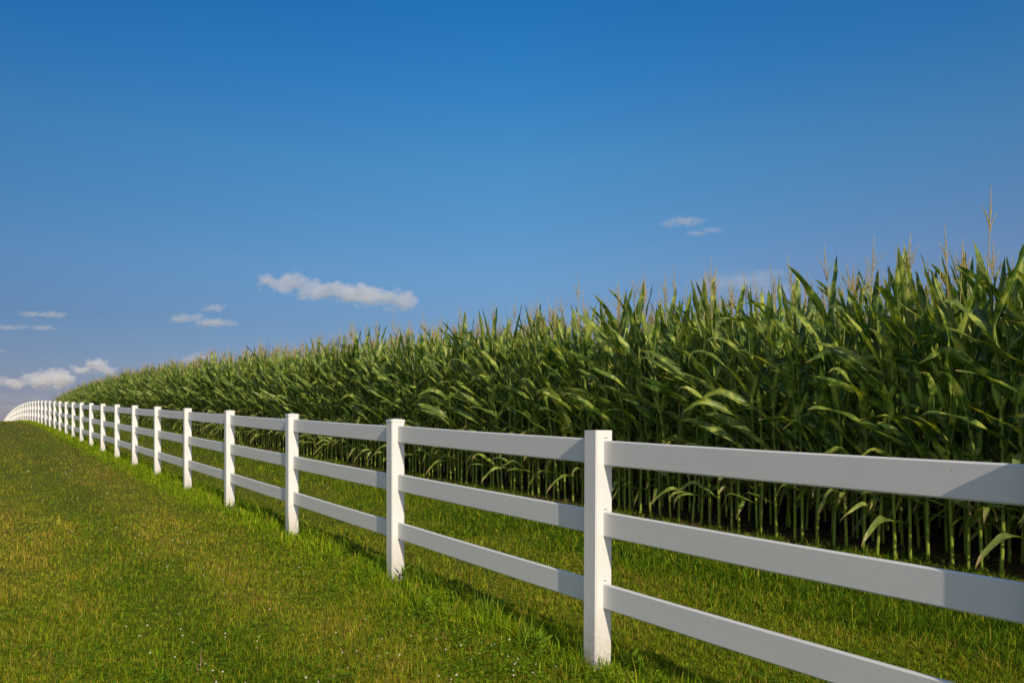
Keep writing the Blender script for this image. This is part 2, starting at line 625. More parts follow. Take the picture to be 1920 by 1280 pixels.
far = MB()
for n in range(N_FIRST, N_LAST):
    for k in RAIL_TOPS:
        dk = k + random.gauss(0, 0.0035)
        if n <= 31:
            mb = MB()
            add_rail(mb, n, dk)
            link("rail", mb.mesh("rail", [M_VINYL], smooth=False), fence)
        else:
            add_rail(far, n, dk)
tag(link("rail", far.mesh("rail", [M_VINYL], smooth=False), fence), "far rails beyond the crest", kind="stuff")

# ------------------------------------------------------------------ corn: plant builder (local +x runs away along the row with the wind, +y faces the fence)
def leaf_rows(r, z0, az, el0, L, W, grav, wind, twist, nseg, us, curl=0.0, fold0=0.45, kink=(9.0, 0.0), pull=0.0, ruffle=0.011):
    """rows of points along one leaf blade"""
    pos = Vector((math.cos(az) * 0.012, math.sin(az) * 0.012, z0))
    d = Vector((math.cos(el0) * math.cos(az), math.cos(el0) * math.sin(az), math.sin(el0)))
    if pull:                      # the whole blade is pushed over by the wind
        d = (d + Vector((pull, 0, 0))).normalized()
    side = d.cross(Vector((0, 0, 1)))
    if side.length < 0.05:
        side = Vector((-math.sin(az), math.cos(az), 0))
    side.normalize()
    rows = []
    ph1, ph2, fr = r.uniform(0, 6.28), r.uniform(0, 6.28), r.uniform(2.0, 3.6)
    wv = Vector((1.0, r.gauss(0.05, 0.25), 0.05))
    for i in range(nseg + 1):
        s = i / nseg
        w = W * (0.50 + 0.50 * min(1, (s / 0.20)) ** 0.7) * max(0.0, 1 - s ** 2.7) ** 0.9 * 0.5
        nrm = side.cross(d)
        fold = fold0 * (1 - 0.7 * s)
        row = []
        for u in us:
            ruff = math.sin(6.283 * fr * s + (ph1 if u < 0 else ph2)) * ruffle * abs(u) ** 2 * min(1, 4 * s) * (1 - s * 0.5)
            row.append(tuple(pos + side * (u * w * math.cos(fold)) + nrm * (abs(u) * w * math.sin(fold) + ruff * (W / 0.09))))
        rows.append(row)
        st = L / nseg
        pos = pos + d * st
        g = grav * (0.15 + s) ** 1.3 * st / 0.8 * 2.2
        d = d + Vector((0, 0, -1)) * g + wv * (wind * (0.2 + s) * st / 0.8 * 1.6)
        if s > 0.72 and curl:
            d = d + Vector((0, 0, -1)) * curl * (s - 0.72) * 3
        d.normalize()
        if kink[0] <= s < kink[0] + 0.16 and s < 0.97:
            tgt = Vector((0.55, wv.y * 0.5, -1.0)).normalized()
            axk = d.cross(tgt)
            if axk.length > 0.05:
                d = Matrix.Rotation(min(kink[1] / max(1, round(0.16 * nseg)), axk.length * 1.5), 3, axk.normalized()) @ d
        side = side - d * side.dot(d)
        side.normalize()
        side = Matrix.Rotation(twist / nseg, 3, d) @ side
    return rows


def plan_plant(seed):
    """the numbers that make one corn plant"""
    r = random.Random(seed)
    P = {"seed": seed, "leaves": [], "ears": []}
    H = r.uniform(2.18, 2.38)
    P["H"] = H
    P["lean"] = (r.gauss(0.03, 0.03), r.gauss(0.0, 0.03))
    nodes = []
    z = 0.06
    while z < H - 0.10:
        nodes.append(z)
        z += r.uniform(0.085, 0.11) if z < 0.3 else r.uniform(0.145, 0.185)
    P["nodes"] = nodes
    plane = r.gauss(0, 0.5) + (math.pi / 2 if r.random() < 0.72 else 0)
    k = 0
    for z in sorted(nodes + [q + 0.012 for q in nodes if 0.45 < q < 0.95 and r.random() < 0.6]):
        if z < 0.30:
            continue
        rel = z / H
        az = plane + math.pi * (k % 2) + r.gauss(0, 0.38 if z > 0.7 else 0.8)
        k += 1
        if z < 0.42 and r.random() < 0.35:
            continue
        kk = (r.uniform(0.38, 0.78), r.uniform(0.5, 1.4) if r.random() < 0.55 else 0.0)
        if rel < 0.36:            # short, drooping, half withered
            l = dict(el0=r.uniform(0.05, 0.75) if z < 0.68 else r.uniform(0.4, 1.0), L=r.uniform(0.42, 0.64), W=r.uniform(0.050, 0.074), grav=r.uniform(0.4, 1.2), wind=r.uniform(0.0, 0.4), twist=r.gauss(0, 1.1), curl=r.uniform(0, 1), pull=r.uniform(0, 0.25), kink=(r.uniform(0.30, 0.6), r.uniform(0.5, 1.6)), ruffle=0.012, old=True)
        elif rel < 0.72:          # the long middle leaves stream with the wind
            l = dict(el0=r.uniform(0.72, 1.10), L=r.uniform(0.78, 1.05), W=r.uniform(0.088, 0.118), grav=r.uniform(0.10, 0.50), wind=r.uniform(0.15, 0.8), twist=r.gauss(0, 1.1), curl=r.choice((0, 0, 0.8, 1.8)), pull=r.uniform(0.05, 0.6), kink=kk, ruffle=0.016, old=False)
        elif rel < 0.88:
            l = dict(el0=r.uniform(1.02, 1.30), L=r.uniform(0.70, 0.94), W=r.uniform(0.088, 0.112), grav=r.uniform(0.0, 0.25), wind=r.uniform(0.05, 0.45), twist=r.gauss(0, 0.8), curl=r.choice((0, 0, 0, 0.9)), pull=r.uniform(0.0, 0.4), kink=kk if r.random() < 0.5 else (9, 0), ruffle=0.013, old=False)
        else:                     # flag leaves stand up
            l = dict(el0=r.uniform(1.27, 1.48), L=r.uniform(0.55, 0.76), W=r.uniform(0.072, 0.098), grav=r.uniform(0.0, 0.04), wind=r.uniform(-0.05, 0.12), twist=r.gauss(0, 0.5), curl=0, pull=r.uniform(-0.05, 0.2), kink=kk if r.random() < 0.06 else (9, 0), ruffle=0.008, old=False)
        l.update(z0=z, az=az, rs=r.randrange(10 ** 6), rnd=r.random() if not l["old"] else r.uniform(0.6, 1.0))
        P["leaves"].append(l)
    en = [z for z in nodes if 1.26 < z < 1.56]
    for z in en[:1] + (en[1:2] if r.random() < 0.2 else []):
        if r.random() < 0.86:
            P["ears"].append(dict(z0=z + 0.01, az=r.gauss(1.57, 0.9) if r.random() < 0.7 else r.uniform(0, 6.28), tilt=r.uniform(0.20, 0.45), L=r.uniform(0.23, 0.29), R=r.uniform(0.025, 0.031)))
    P["tassel"] = r.random() < 0.82
    return P


def lean_at(P, z):
    q = (z / 2.3) ** 2
    return Vector((P["lean"][0] * q * 2.3, P["lean"][1] * q * 2.3, 0))


def stalk_into(mb, P, n, detail, mat):
    pts, rad, ring = [], [], []
    H = P["H"]

    def rr(z):
        return 0.0160 - 0.0040 * min(1, z / 1.4) - 0.0068 * max(0, (z - 1.4) / (H - 1.4))
    pts.append((0, 0, -0.06)); rad.append(0.015); ring.append(0.0)
    for z in P["nodes"] if detail else P["nodes"][::5]:
        for dz, k, g in ((-0.016, 1.0, 0.1), (-0.004, 1.10, 0.75), (0.008, 1.03, 0.6), (0.022, 0.98, 0.1)) if detail else ((0, 1, 0.3),):
            pts.append(tuple(Vector((0, 0, z + dz)) + lean_at(P, z))); rad.append(rr(z) * k); ring.append(g)
    pts.append(tuple(Vector((0, 0, H)) + lean_at(P, H))); rad.append(0.0055); ring.append(0.0)
    b = len(mb.a)
    mb.tube(pts, rad, n, 0.0, mat)
    for i in range(len(pts)):
        for j in range(n):
            mb.a[b + i * n + j] = (j / n, max(0.0, pts[i][2]) / H, ring[i] if detail else 0.3)


def leaf_into(mb, P, l, nseg, us, mat):
    r = random.Random(l["rs"])
    rows = leaf_rows(r, l["z0"], l["az"], l["el0"], l["L"], l["W"], l["grav"], l["wind"], l["twist"], nseg, us, l["curl"], 0.5, l["kink"], l["pull"], l["ruffle"])
    off = lean_at(P, l["z0"])
    rows = [[tuple(Vector(p) + off) for p in row] for row in rows]
    s0 = 0.16 if l["old"] else 0.0
    mb.grid(rows, [[(u, min(1.0, s0 + i / nseg), l["rnd"]) for u in us] for i in range(nseg + 1)], mat)


def sheath_into(mb, P, l, mat):
    """the sleeve below a leaf that wraps the stalk"""
    o = lean_at(P, l["z0"])
    pts = [tuple(Vector((0, 0, l["z0"] - d)) + o) for d in (0.13, 0.06, 0.0, -0.012)]
    mb.tube(pts, [0.0165 - 0.0035 * min(1.5, l["z0"]), 0.0168 - 0.0035 * min(1.5, l["z0"]), 0.0185 - 0.0035 * min(1.5, l["z0"]), 0.0205 - 0.0035 * min(1.5, l["z0"])], 6, l["rnd"], mat, cap=False)


def ear_into(mb, P, e, n, segs, mat):
    o = lean_at(P, e["z0"])
    ax = Vector((math.sin(e["tilt"]) * math.cos(e["az"]), math.sin(e["tilt"]) * math.sin(e["az"]), math.cos(e["tilt"])))
    pts, rad = [], []
    for i in range(segs + 1):
        s = i / segs
        pts.append(tuple(o + Vector((math.cos(e["az"]) * 0.012, math.sin(e["az"]) * 0.012, e["z0"])) + ax * e["L"] * s))
        rad.append(e["R"] * (0.42 + 0.58 * math.sin(min(1.0, s / 0.42) * math.pi / 2)) * max(0.05, 1 - max(0, (s - 0.45) / 0.55) ** 2.0))
    mb.tube(pts, rad, n, 0.4, mat)
    return Vector(pts[-1]), ax


def tassel_into(mb, P, n, mat, nb):
    r = random.Random(P["seed"] + 77)
    H = P["H"]
    o = lean_at(P, H)
    base = Vector((0, 0, H)) + o
    L = r.uniform(0.58, 0.70)
    axis = Vector((r.gauss(0.03, 0.05), r.gauss(0, 0.05), 1)).normalized()
    w = 1.0 if n > 3 else 1.25
    pts = [tuple(base + axis * L * s) for s in (0, 0.25, 0.5, 0.62, 0.8, 1.0)]
    mb.tube(pts, [0.0048, 0.0038, 0.0034 * w, 0.0046 * w, 0.0040 * w, 0.0010], n, 0.5, mat)
    for i in range(nb):
        s = r.uniform(0.36, 0.56)
        az = r.uniform(0, 6.28)
        sp = r.uniform(0.18, 0.62)
        Lb = r.uniform(0.15, 0.26)
        p = base + axis * L * s
        d = (axis + Vector((math.cos(az), math.sin(az), 0)) * sp).normalized()
        q = [tuple(p + d * Lb * u + Vector((0, 0, -0.05 * sp)) * u * u) for u in (0, 0.3, 0.65, 1.0)]
        mb.tube(q, [0.0017, 0.0029 * w, 0.0027 * w, 0.0009], n, 0.5, mat)


N_PROTO = 16
US5, US3 = (-1, -0.5, 0, 0.5, 1), (-1, 0, 1)
plans = [plan_plant(100 + i) for i in range(N_PROTO)]
protos = []                       # [(part name, mesh, [(sub-part name, mesh)])]
for P in plans:
    parts = []
    mb = MB()
    stalk_into(mb, P, 8, True, 0)
    for l in P["leaves"]:
        if l["z0"] > 0.55:
            sheath_into(mb, P, l, 0)
    parts.append(("stalk", mb.mesh("stalk", [M_STALK]), []))
    for l in P["leaves"]:
        mb = MB()
        leaf_into(mb, P, l, 14, US5, 0)
        parts.append(("leaf", mb.mesh("leaf", [M_LEAF]), []))
    for e in P["ears"]:
        mb = MB()
        tip, ax = ear_into(mb, P, e, 10, 9, 0)
        sk = MB()
        rr_ = random.Random(P["seed"])
        for i in range(9):
            d = (ax + Vector((rr_.gauss(0, .7), rr_.gauss(0, .7), rr_.gauss(-0.1, .4)))).normalized()
            sk.tube([tuple(tip - ax * 0.02), tuple(tip + d * 0.018), tuple(tip + d * 0.03 + Vector((0, 0, -0.02)))], [0.003, 0.0022, 0.0008], 4, 0, 0)
        parts.append(("ear", mb.mesh("ear", [M_HUSK]), [("silk", sk.mesh("silk", [M_SILK]))]))
    if P["tassel"]:
        mb = MB()
        tassel_into(mb, P, 5, 0, 7)
        parts.append(("tassel", mb.mesh("tassel", [M_TASSEL]), []))
    protos.append(parts)

ONES = "first second third fourth fifth sixth seventh eighth ninth tenth eleventh twelfth thirteenth fourteenth fifteenth sixteenth seventeenth eighteenth nineteenth".split()
TENS = {2: "twent", 3: "thirt", 4: "fort", 5: "fift", 6: "sixt", 7: "sevent", 8: "eight", 9: "ninet"}


def ordinal(n):
    if n < 20:
        return ONES[n - 1]
    t, u = divmod(n, 10)
    return TENS[t] + ("ieth" if u == 0 else "y-" + ONES[u - 1])


POST_NAMES = {1: "nearest fence post"}
for n in range(2, 30):
    POST_NAMES[n] = ordinal(n) + " nearest fence post"
post_px = {n: F_PX * FENCE_X0 / ((T1 + (n - 1) * SPACING) * CT) + VPX for n in range(1, 30)}

rnd = random.Random(3)
DROW = 0.76 / CT
plants = []                       # (row, t, x, y, proto, scale, yaw, tilt)
for row in range(14):
    x0 = CORN_X0 + row * DROW
    t = -6.0 + rnd.uniform(0, 0.17)
    t_end = 113 if row < 4 else (52 if row < 8 else 38)
    while t < t_end:
        tt = t + rnd.gauss(0, 0.032)
        y = tt * CT
        plants.append((row, tt, at(x0 + rnd.gauss(0, 0.018), y), y, rnd.randrange(N_PROTO), rnd.uniform(0.99, 1.095) * (1.005 + 0.02 * math.sin(tt * 0.9 + row) - 0.010 * max(0.0, min(1.0, (11.5 - tt) / 3.5))), rnd.gauss(0, 0.32), rnd.gauss(0, 0.035), rnd.gauss(0.01, 0.03)))
        t += 0.172

FAR_ROW = {0: 37.5, 1: 21.5, 2: 18.2}
near, rest = [], []
for p in plants:
    row, t = p[0], p[1]
    px = F_PX * (CORN_X0 + row * DROW) / (max(t, 0.1) * CT) + VPX
    (near if row in FAR_ROW and t < FAR_ROW[row] and 0 < px < 1935 else rest).append((p, px))

counts = {}
near.sort(key=lambda q: (q[0][0], -q[0][1]))          # left to right within a row
for (row, t, x, y, k, sc, yaw, ta, tb), px in near:
    root = empty("corn_plant", (x, y, float(ground_z(y))), ALONG + yaw)
    root.rotation_euler = (ta, tb, ALONG + yaw)
    root.scale = (sc, sc, sc)
    left = min((n for n in post_px if post_px[n] <= px), default=1)
    c = counts[(row, left)] = counts.get((row, left), 0) + 1
    bits = "tall" if sc > 1.07 else ("short" if sc < 1.0 else "green")
    tag(root, "%s corn plant, %s stalk of the %s row right of the %s" % (bits, ordinal(c), ("front", "second", "third")[row], POST_NAMES[left]), "corn plant", "corn plants at the edge of the field")
    for nm, me, subs in protos[k]:
        o = link(nm, me, root)
        for sn, sm in subs:
            link(sn, sm, o)


# the rest of the field: one object
def low_proto(P, lod):
    mb = MB()
    if lod == 0:
        stalk_into(mb, P, 5, True, 1)
        us, ns, tn, nb = US3, 9, 3, 6
    else:
        stalk_into(mb, P, 4, False, 1)
        us, ns, tn, nb = US3, 5, 3, 6
    for l in P["leaves"]:
        leaf_into(mb, P, l, ns, us, 0)
    for e in P["ears"]:
        ear_into(mb, P, e, 6, 5, 3)
    if P["tassel"]:
        tassel_into(mb, P, tn, 2, nb)
    q = [(f, m) for f, m in zip(mb.f, mb.m) if len(f) == 4]
    tr = []
    for f, m in zip(mb.f, mb.m):
        if len(f) != 4:
            for i in range(1, len(f) - 1):
                tr.append(((f[0], f[i], f[i + 1]), m))
    return (np.array(mb.v, np.float32), np.array(mb.a, np.float32), np.array([x[0] for x in q], np.int32), np.array([x[1] for x in q], np.int32),
            np.array([x[0] for x in tr], np.int32).reshape(-1, 3), np.array([x[1] for x in tr], np.int32))


lods = [[low_proto(P, l) for P in plans] for l in (0, 1)]
VV, AA, QQ, MQ, TT, MT = [], [], [], [], [], []
base = 0
for (row, t, x, y, k, sc, yaw, ta, tb), px in rest:
    lod = 0 if 6 < t < 42 and row < 6 else 1
    v, a, q, mq, tr, mt_ = lods[lod][k]
    M = Matrix.Translation((x, y, float(ground_z(y)))) @ (Matrix.Rotation(ALONG + yaw, 4, 'Z') @ Matrix.Rotation(tb, 4, 'Y') @ Matrix.Rotation(ta, 4, 'X')) @ Matrix.Scale(sc, 4)
    M = np.array(M, np.float32)
    VV.append(v @ M[:3, :3].T + M[:3, 3])
    AA.append(a)
    QQ.append(q + base); MQ.append(mq); TT.append(tr + base); MT.append(mt_)
    base += len(v)
field = link("corn_field", np_mesh("corn_field", np.concatenate(VV), np.concatenate(QQ), np.concatenate(TT), [M_LEAF, M_STALK, M_TASSEL, M_HUSK], vec=np.concatenate(AA), mat_q=np.concatenate(MQ), mat_t=np.concatenate(MT)))
tag(field, "dense green corn field with tan tassels stretching to the crest behind", "corn field", None, "stuff")
del VV, AA, QQ, MQ, TT, MT


# ------------------------------------------------------------------ grass
def wavy(x, y, scale, seed, n=7):
    r = np.random.default_rng(seed)
    out = np.zeros_like(x)
    for _ in range(n):
        a = r.uniform(0, 6.283)
        f = r.uniform(0.6, 1.7) * 6.283 / scale
        out += np.sin(x * f * math.cos(a) + y * f * math.sin(a) + r.uniform(0, 6.283))
    return out / math.sqrt(n / 2) / 1.6


G_GREEN = np.array([0.128, 0.232, 0.007])
G_LIME = np.array([0.255, 0.325, 0.012])
G_YEL = np.array([0.335, 0.318, 0.014])
G_STRAW = np.array([0.440, 0.325, 0.056])
G_DEEP = np.array([0.050, 0.112, 0.006])


def blades(name, x, y, h, w, colr, rng_, lean=0.45, bend=0.5, nseg=2):
    """blades of grass as one mesh; nseg 2: five points each, nseg 1: three"""
    n = len(x)
    z = ground_z(y)
    az = rng_.uniform(0, 6.283, n)
    fa = rng_.uniform(0, 6.283, n)               # which way a blade leans
    ln = np.abs(rng_.normal(0, lean, n))
    lx, ly = np.cos(fa) * ln, np.sin(fa) * ln
    sxv, syv = np.cos(az) * w * 0.5, np.sin(az) * w * 0.5
    b0 = np.stack([x - sxv, y - syv, z - 0.01], 1)
    b1 = np.stack([x + sxv, y + syv, z - 0.01], 1)
    hz = h / np.sqrt(1 + ln * ln)
    tipx, tipy = x + lx * hz * (1 + bend), y + ly * hz * (1 + bend)
    tip = np.stack([tipx, tipy, z + hz * (1 - 0.35 * bend * np.minimum(ln, 1))], 1)
    if nseg == 1:
        Vb = np.stack([b0, b1, tip], 1).reshape(-1, 3)
        i = np.arange(n)[:, None] * 3
        tri = np.concatenate([i, i + 1, i + 2], 1)
        cc = np.repeat(colr, 3, 0)
        shade = np.tile(np.array([1.0, 1.0, 1.0]), n)
        quads = None
    else:
        mx, my, mz = x + lx * hz * 0.45, y + ly * hz * 0.45, z + hz * 0.58
        m0 = np.stack([mx - sxv * 0.85, my - syv * 0.85, mz], 1)
        m1 = np.stack([mx + sxv * 0.85, my + syv * 0.85, mz], 1)
        Vb = np.stack([b0, b1, m1, m0, tip], 1).reshape(-1, 3)
        i = np.arange(n)[:, None] * 5
        quads = np.concatenate([i, i + 1, i + 2, i + 3], 1)
        tri = np.concatenate([i + 3, i + 2, i + 4], 1)
        cc = np.repeat(colr, 5, 0)
        shade = None
    c4 = np.concatenate([cc, np.ones((len(cc), 1))], 1)
    return np_mesh(name, Vb, quads, tri, [M_GRASS], colr=c4, smooth=False)


def scatter(n, y0, y1, rng_, left=0.80, right=0.68, pad=2.6):
    """points on the ground that the camera or a neighbour of it could see, nearer ones denser"""
    a, b = 1 / y1, 1 / y0
    y = 1 / rng_.uniform(a, b, n)
    # area measure within the depth range: width grows with y, so density falls like 1/y^3 overall
    x = rng_.uniform(-1, 1, n)
    x = np.where(x < 0, x * (left * y + pad), x * (right * y + pad))
    return x, y


def colours(x, y, x0, rng_, straw, lime, deep):
    """a colour for each blade from shares that may vary over the lawn"""
    n = len(x)
    r = rng_.uniform(0, 1, n)
    c = np.tile(G_GREEN, (n, 1))
    c[r < lime + straw] = G_LIME
    k = (r > 0.80)
    c[k] = G_YEL
    c[r < straw] = G_STRAW
    d = rng_.uniform(0, 1, n) < deep
    c[d & (r >= straw)] = G_DEEP
    return c * rng_.uniform(0.50, 1.50, (n, 1)) * (1 + 0.05 * rng_.normal(0, 1, (n, 3)))


def lawn(name, n, y0, y1, seed, wmul, nseg):
    g = np.random.default_rng(seed)
    x, y = scatter(n, y0, y1, g)
    x0 = x + y / CT * ST
    keep = (x0 < soil_edge(y) + np.abs(g.normal(0, 0.10, n)) - 0.05)
    # thinner where the lawn is worn
    worn = wavy(x, y, 1.6, 21) * 0.6 + wavy(x, y, 0.5, 22) * 0.5
    keep &= g.uniform(0, 1, n) > np.clip(worn - 0.55, 0, 0.75)
    x, y, x0, worn = x[keep], y[keep], x0[keep], worn[keep]
    n = len(x)
    big = wavy(x0, y * 0.35, 2.6, 31)
    mid = wavy(x, y, 0.9, 32)
    stripe = np.exp(-((x0 - 1.55) / 0.33) ** 2) - np.exp(-((x0 - 2.45) / 0.45) ** 2) * 0.9 - np.exp(-((x0 - 0.75) / 0.35) ** 2) * 0.5
    straw = np.clip(0.19 + 0.16 * big + 0.13 * mid - 0.14 * stripe, 0.03, 0.6)
    lime = np.clip(0.36 - 0.10 * mid, 0.1, 0.7)
    deep = np.clip(0.09 + 0.20 * stripe - 0.1 * big, 0.02, 0.6)
    # greener behind the fence, lusher still beside the corn
    behind = smooth01((x0 - FENCE_X0) / 0.5)
    straw = straw * (1 - 0.45 * behind)
    deep = deep + 0.12 * behind
    corn_side = smooth01((x0 - 5.4 - 0.5 * wavy(x, y, 1.5, 38)) / 0.7)
    straw = straw * (1 - 0.9 * corn_side)
    lime = lime * (1 - 0.4 * corn_side)
    deep = deep + 0.25 * corn_side
    h = g.gamma(5, 1 / 5, n) * (0.027 + 0.008 * mid + 0.040 * corn_side * (0.6 + 0.4 * wavy(x, y, 0.6, 33)))
    h *= np.where(g.uniform(0, 1, n) < 0.05, 1.9, 1.0) * (1 + 0.45 * wavy(x, y, 0.14, 34) + 0.2 * wavy(x, y, 0.06, 35))
    h = np.clip(h, 0.012, 0.16)
    w = (0.0034 + 0.0016 * corn_side) * g.uniform(0.6, 1.3, n) * np.maximum(1.0, y * wmul)
    o = link(name, blades(name, x, y, h, w, colours(x, y, x0, g, straw, lime, deep) * (1 + 0.25 * wavy(x, y, 0.16, 36) + 0.15 * wavy(x, y, 0.05, 37))[:, None], g, 0.95, 0.5, nseg))
    return tag(o, None, None, None, "stuff")


tag(lawn("lawn_grass", 1550000, 2.9, 11, 1, 0.17, 2), "short mown yellow green lawn in the foreground")
tag(lawn("lawn_grass", 520000, 11, 32, 2, 0.17, 1), "mown lawn rising in the middle distance")
tag(lawn("lawn_grass", 150000, 32, 80, 3, 0.17, 1), "far mown lawn near the crest")


def strip(name, n, y0, y1, seed, wmul, nseg):
    """the unmown band under the fence"""
    g = np.random.default_rng(seed)
    y = 1 / g.uniform(1 / y1, 1 / y0, n)
    edge = 0.34 + 0.12 * wavy(y, y * 0, 1.1, 41)
    off = g.normal(-0.06, 1, n) * edge * 0.62
    x0 = FENCE_X0 + off / CT
    x = at(x0, y)
    lush = np.clip(0.5 + 0.6 * wavy(x, y, 0.8, 42), 0, 1.4)
    h = g.gamma(6, 1 / 6, n) * (0.046 + 0.050 * lush) * np.exp(-(off / 0.45) ** 2)
    h = np.clip(h * (1 + 0.5 * wavy(x, y, 0.17, 44)), 0.02, 0.34)
    w = 0.0058 * g.uniform(0.6, 1.4, n) * np.maximum(1.0, y * wmul)
    c = colours(x, y, x0, g, np.full(n, 0.05), np.full(n, 0.55), np.clip(0.10 + 0.15 * wavy(x, y, 0.7, 43), 0, 0.5))
    c = c * np.array([1.0, 1.12, 0.9])
    return tag(link(name, blades(name, x, y, h, w, c, g, 0.5, 0.7, nseg)), None, None, None, "stuff")


tag(strip("unmown_grass", 60000, 1.5, 12, 5, 0.17, 2), "lush unmown grass strip along the near fence foot")
tag(strip("unmown_grass", 34000, 12, 75, 6, 0.17, 1), "unmown grass strip along the far fence foot")

# low broad leaves: a mat of weeds in the unmown strip and beside the corn
g = np.random.default_rng(18)
nw = 78000
yw = 1 / g.uniform(1 / 30, 1 / 2.0, nw)
side_ = g.uniform(0, 1, nw) < 0.62
offw = np.where(side_, g.normal(-0.24, 0.27, nw), 0)
x0w = np.where(side_, FENCE_X0 + offw / CT, g.normal(7.9, 0.5, nw))
xw = at(x0w, yw)
den = wavy(xw, yw, 0.55, 61) + 0.5 * wavy(xw, yw, 0.2, 62)
kw = (den > 0.05) & (x0w < 8.75)
xw, yw, x0w, den, offw, side_ = xw[kw], yw[kw], x0w[kw], den[kw], offw[kw], side_[kw]
nw = len(xw)
hw = g.uniform(0.015, 1, nw) * np.clip(0.035 + 0.075 * den, 0.03, 0.15)
lw = g.uniform(0.012, 0.034, nw) * np.maximum(1, yw * 0.11)
ww = lw * g.uniform(0.28, 0.55, nw)
aw = g.uniform(0, 6.283, nw)
pw = g.normal(0.35, 0.45, nw)
dirw = np.stack([np.cos(aw) * np.cos(pw), np.sin(aw) * np.cos(pw), np.sin(pw)], 1)
sidew = np.stack([-np.sin(aw), np.cos(aw), g.normal(0, 0.25, nw)], 1)
p0 = np.stack([xw, yw, ground_z(yw) + hw], 1)
lv, wv_ = lw[:, None], ww[:, None]
dn = np.array([0, 0, -1.0])
pts_w = [p0, p0 + dirw * lv * 0.35 + sidew * wv_ * 0.5, p0 + dirw * lv * 0.75 + sidew * wv_ * 0.42 + dn * lv * 0.06, p0 + dirw * lv + dn * lv * 0.2,
         p0 + dirw * lv * 0.75 - sidew * wv_ * 0.42 + dn * lv * 0.06, p0 + dirw * lv * 0.35 - sidew * wv_ * 0.5]
Vw = np.stack(pts_w, 1).reshape(-1, 3)
iw = np.arange(nw)[:, None] * 6
Qw = np.concatenate([np.concatenate([iw, iw + 1, iw + 2, iw + 5], 1), np.concatenate([iw + 5, iw + 2, iw + 3, iw + 4], 1)])
cw = np.where(g.uniform(0, 1, (nw, 1)) < 0.3, np.array([[0.28, 0.38, 0.016]]), np.array([[0.145, 0.265, 0.012]])) * g.uniform(0.65, 1.3, (nw, 1))
cw = np.repeat(np.concatenate([cw, np.ones((nw, 1))], 1), 6, 0)
tag(link("weed_cover", np_mesh("weed_cover", Vw, Qw, None, [M_GRASS], colr=cw, smooth=False)), "mat of low broad leafed weeds along the fence and the corn", None, None, "stuff")

# clover: leaf rosettes in patches of the lawn and white heads above them
g = np.random.default_rng(8)
n = 80000
x, y = scatter(n, 2.9, 12, g)
x0 = x + y / CT * ST
patch = wavy(x, y, 1.3, 51) * 0.7 + wavy(x, y, 0.45, 52) * 0.5 + 0.9 * np.exp(-((y - 4.6) / 0.9) ** 2) * (x0 < 3.1) + 0.7 * np.exp(-((x0 - 3.35) / 0.35) ** 2)
keep = (patch > 0.45) & (x0 < 7.2)
x, y = x[keep], y[keep]
n = len(x)
zz = ground_z(y) + g.uniform(0.018, 0.055, n)
rad = g.uniform(0.006, 0.011, n) * np.maximum(1, y * 0.14)
Vc, Tc = [], []
a0 = g.uniform(0, 6.283, n)
tl = g.normal(0, 0.35, (n, 2))
for k in range(3):
    a = a0 + k * 2.094
    ca, sa = np.cos(a), np.sin(a)
    for (u, v) in ((0.0, 0.0), (0.75, 0.55), (1.5, 0.0), (0.75, -0.55)):
        dx, dy = (u * ca - v * sa) * rad, (u * sa + v * ca) * rad
        Vc.append(np.stack([x + dx, y + dy, zz + dx * tl[:, 0] + dy * tl[:, 1] + 0.15 * rad * (u > 1)], 1))
Vc = np.stack(Vc, 1).reshape(-1, 3)
i = np.arange(n)[:, None] * 12
Qc = np.concatenate([np.concatenate([i + 4 * k, i + 4 * k + 1, i + 4 * k + 2, i + 4 * k + 3], 1) for k in range(3)])
cc = np.repeat(np.array([[0.105, 0.200, 0.010, 1]]) * g.uniform(0.7, 1.4, (n, 1)), 12, 0)
tag(link("clover_leaves", np_mesh("clover_leaves", Vc, Qc, None, [M_GRASS], colr=cc, smooth=False)), "patches of low clover leaves in the lawn", None, None, "stuff")

heads = MB()
hg = random.Random(14)
centres = [(-1.2, 5.6), (-0.6, 4.9), (0.0, 5.0), (0.25, 4.7), (-1.5, 4.6), (-0.9, 4.3), (-0.2, 4.4), (0.35, 5.2), (-2.6, 7.2), (-3.4, 8.6), (-2.0, 5.2), (-4.2, 9.5), (-6.5, 13), (-9, 17)]
for cx, cyy in centres:
    for _ in range(hg.randint(7, 13)):
        px_, py_ = cx + hg.gauss(0, 0.26 * cyy / 5), cyy + hg.gauss(0, 0.26 * cyy / 5)
        if py_ < 3.5 or px_ + py_ / CT * ST > 3.3:
            continue
        zb = float(ground_z(py_))
        hh = hg.uniform(0.042, 0.080)
        r_ = hg.uniform(0.0045, 0.0082) * max(1, py_ * 0.11)
        pts = [(px_, py_, zb + hh + r_ * c) for c in (-0.65, -0.4, 0.0, 0.4, 0.65)]
        heads.tube(pts, [r_ * 0.4, r_ * 0.85, r_, r_ * 0.8, r_ * 0.35], 7, hg.random(), 0)
        heads.tube([(px_, py_, zb), (px_, py_, zb + hh)], [0.0012, 0.0010], 4, 0, 1)
tag(link("clover_flowers", heads.mesh("clover_flowers", [M_CLOVER_HEAD, M_WEED])), "small white clover heads dotted over the foreground lawn", None, None, "stuff")

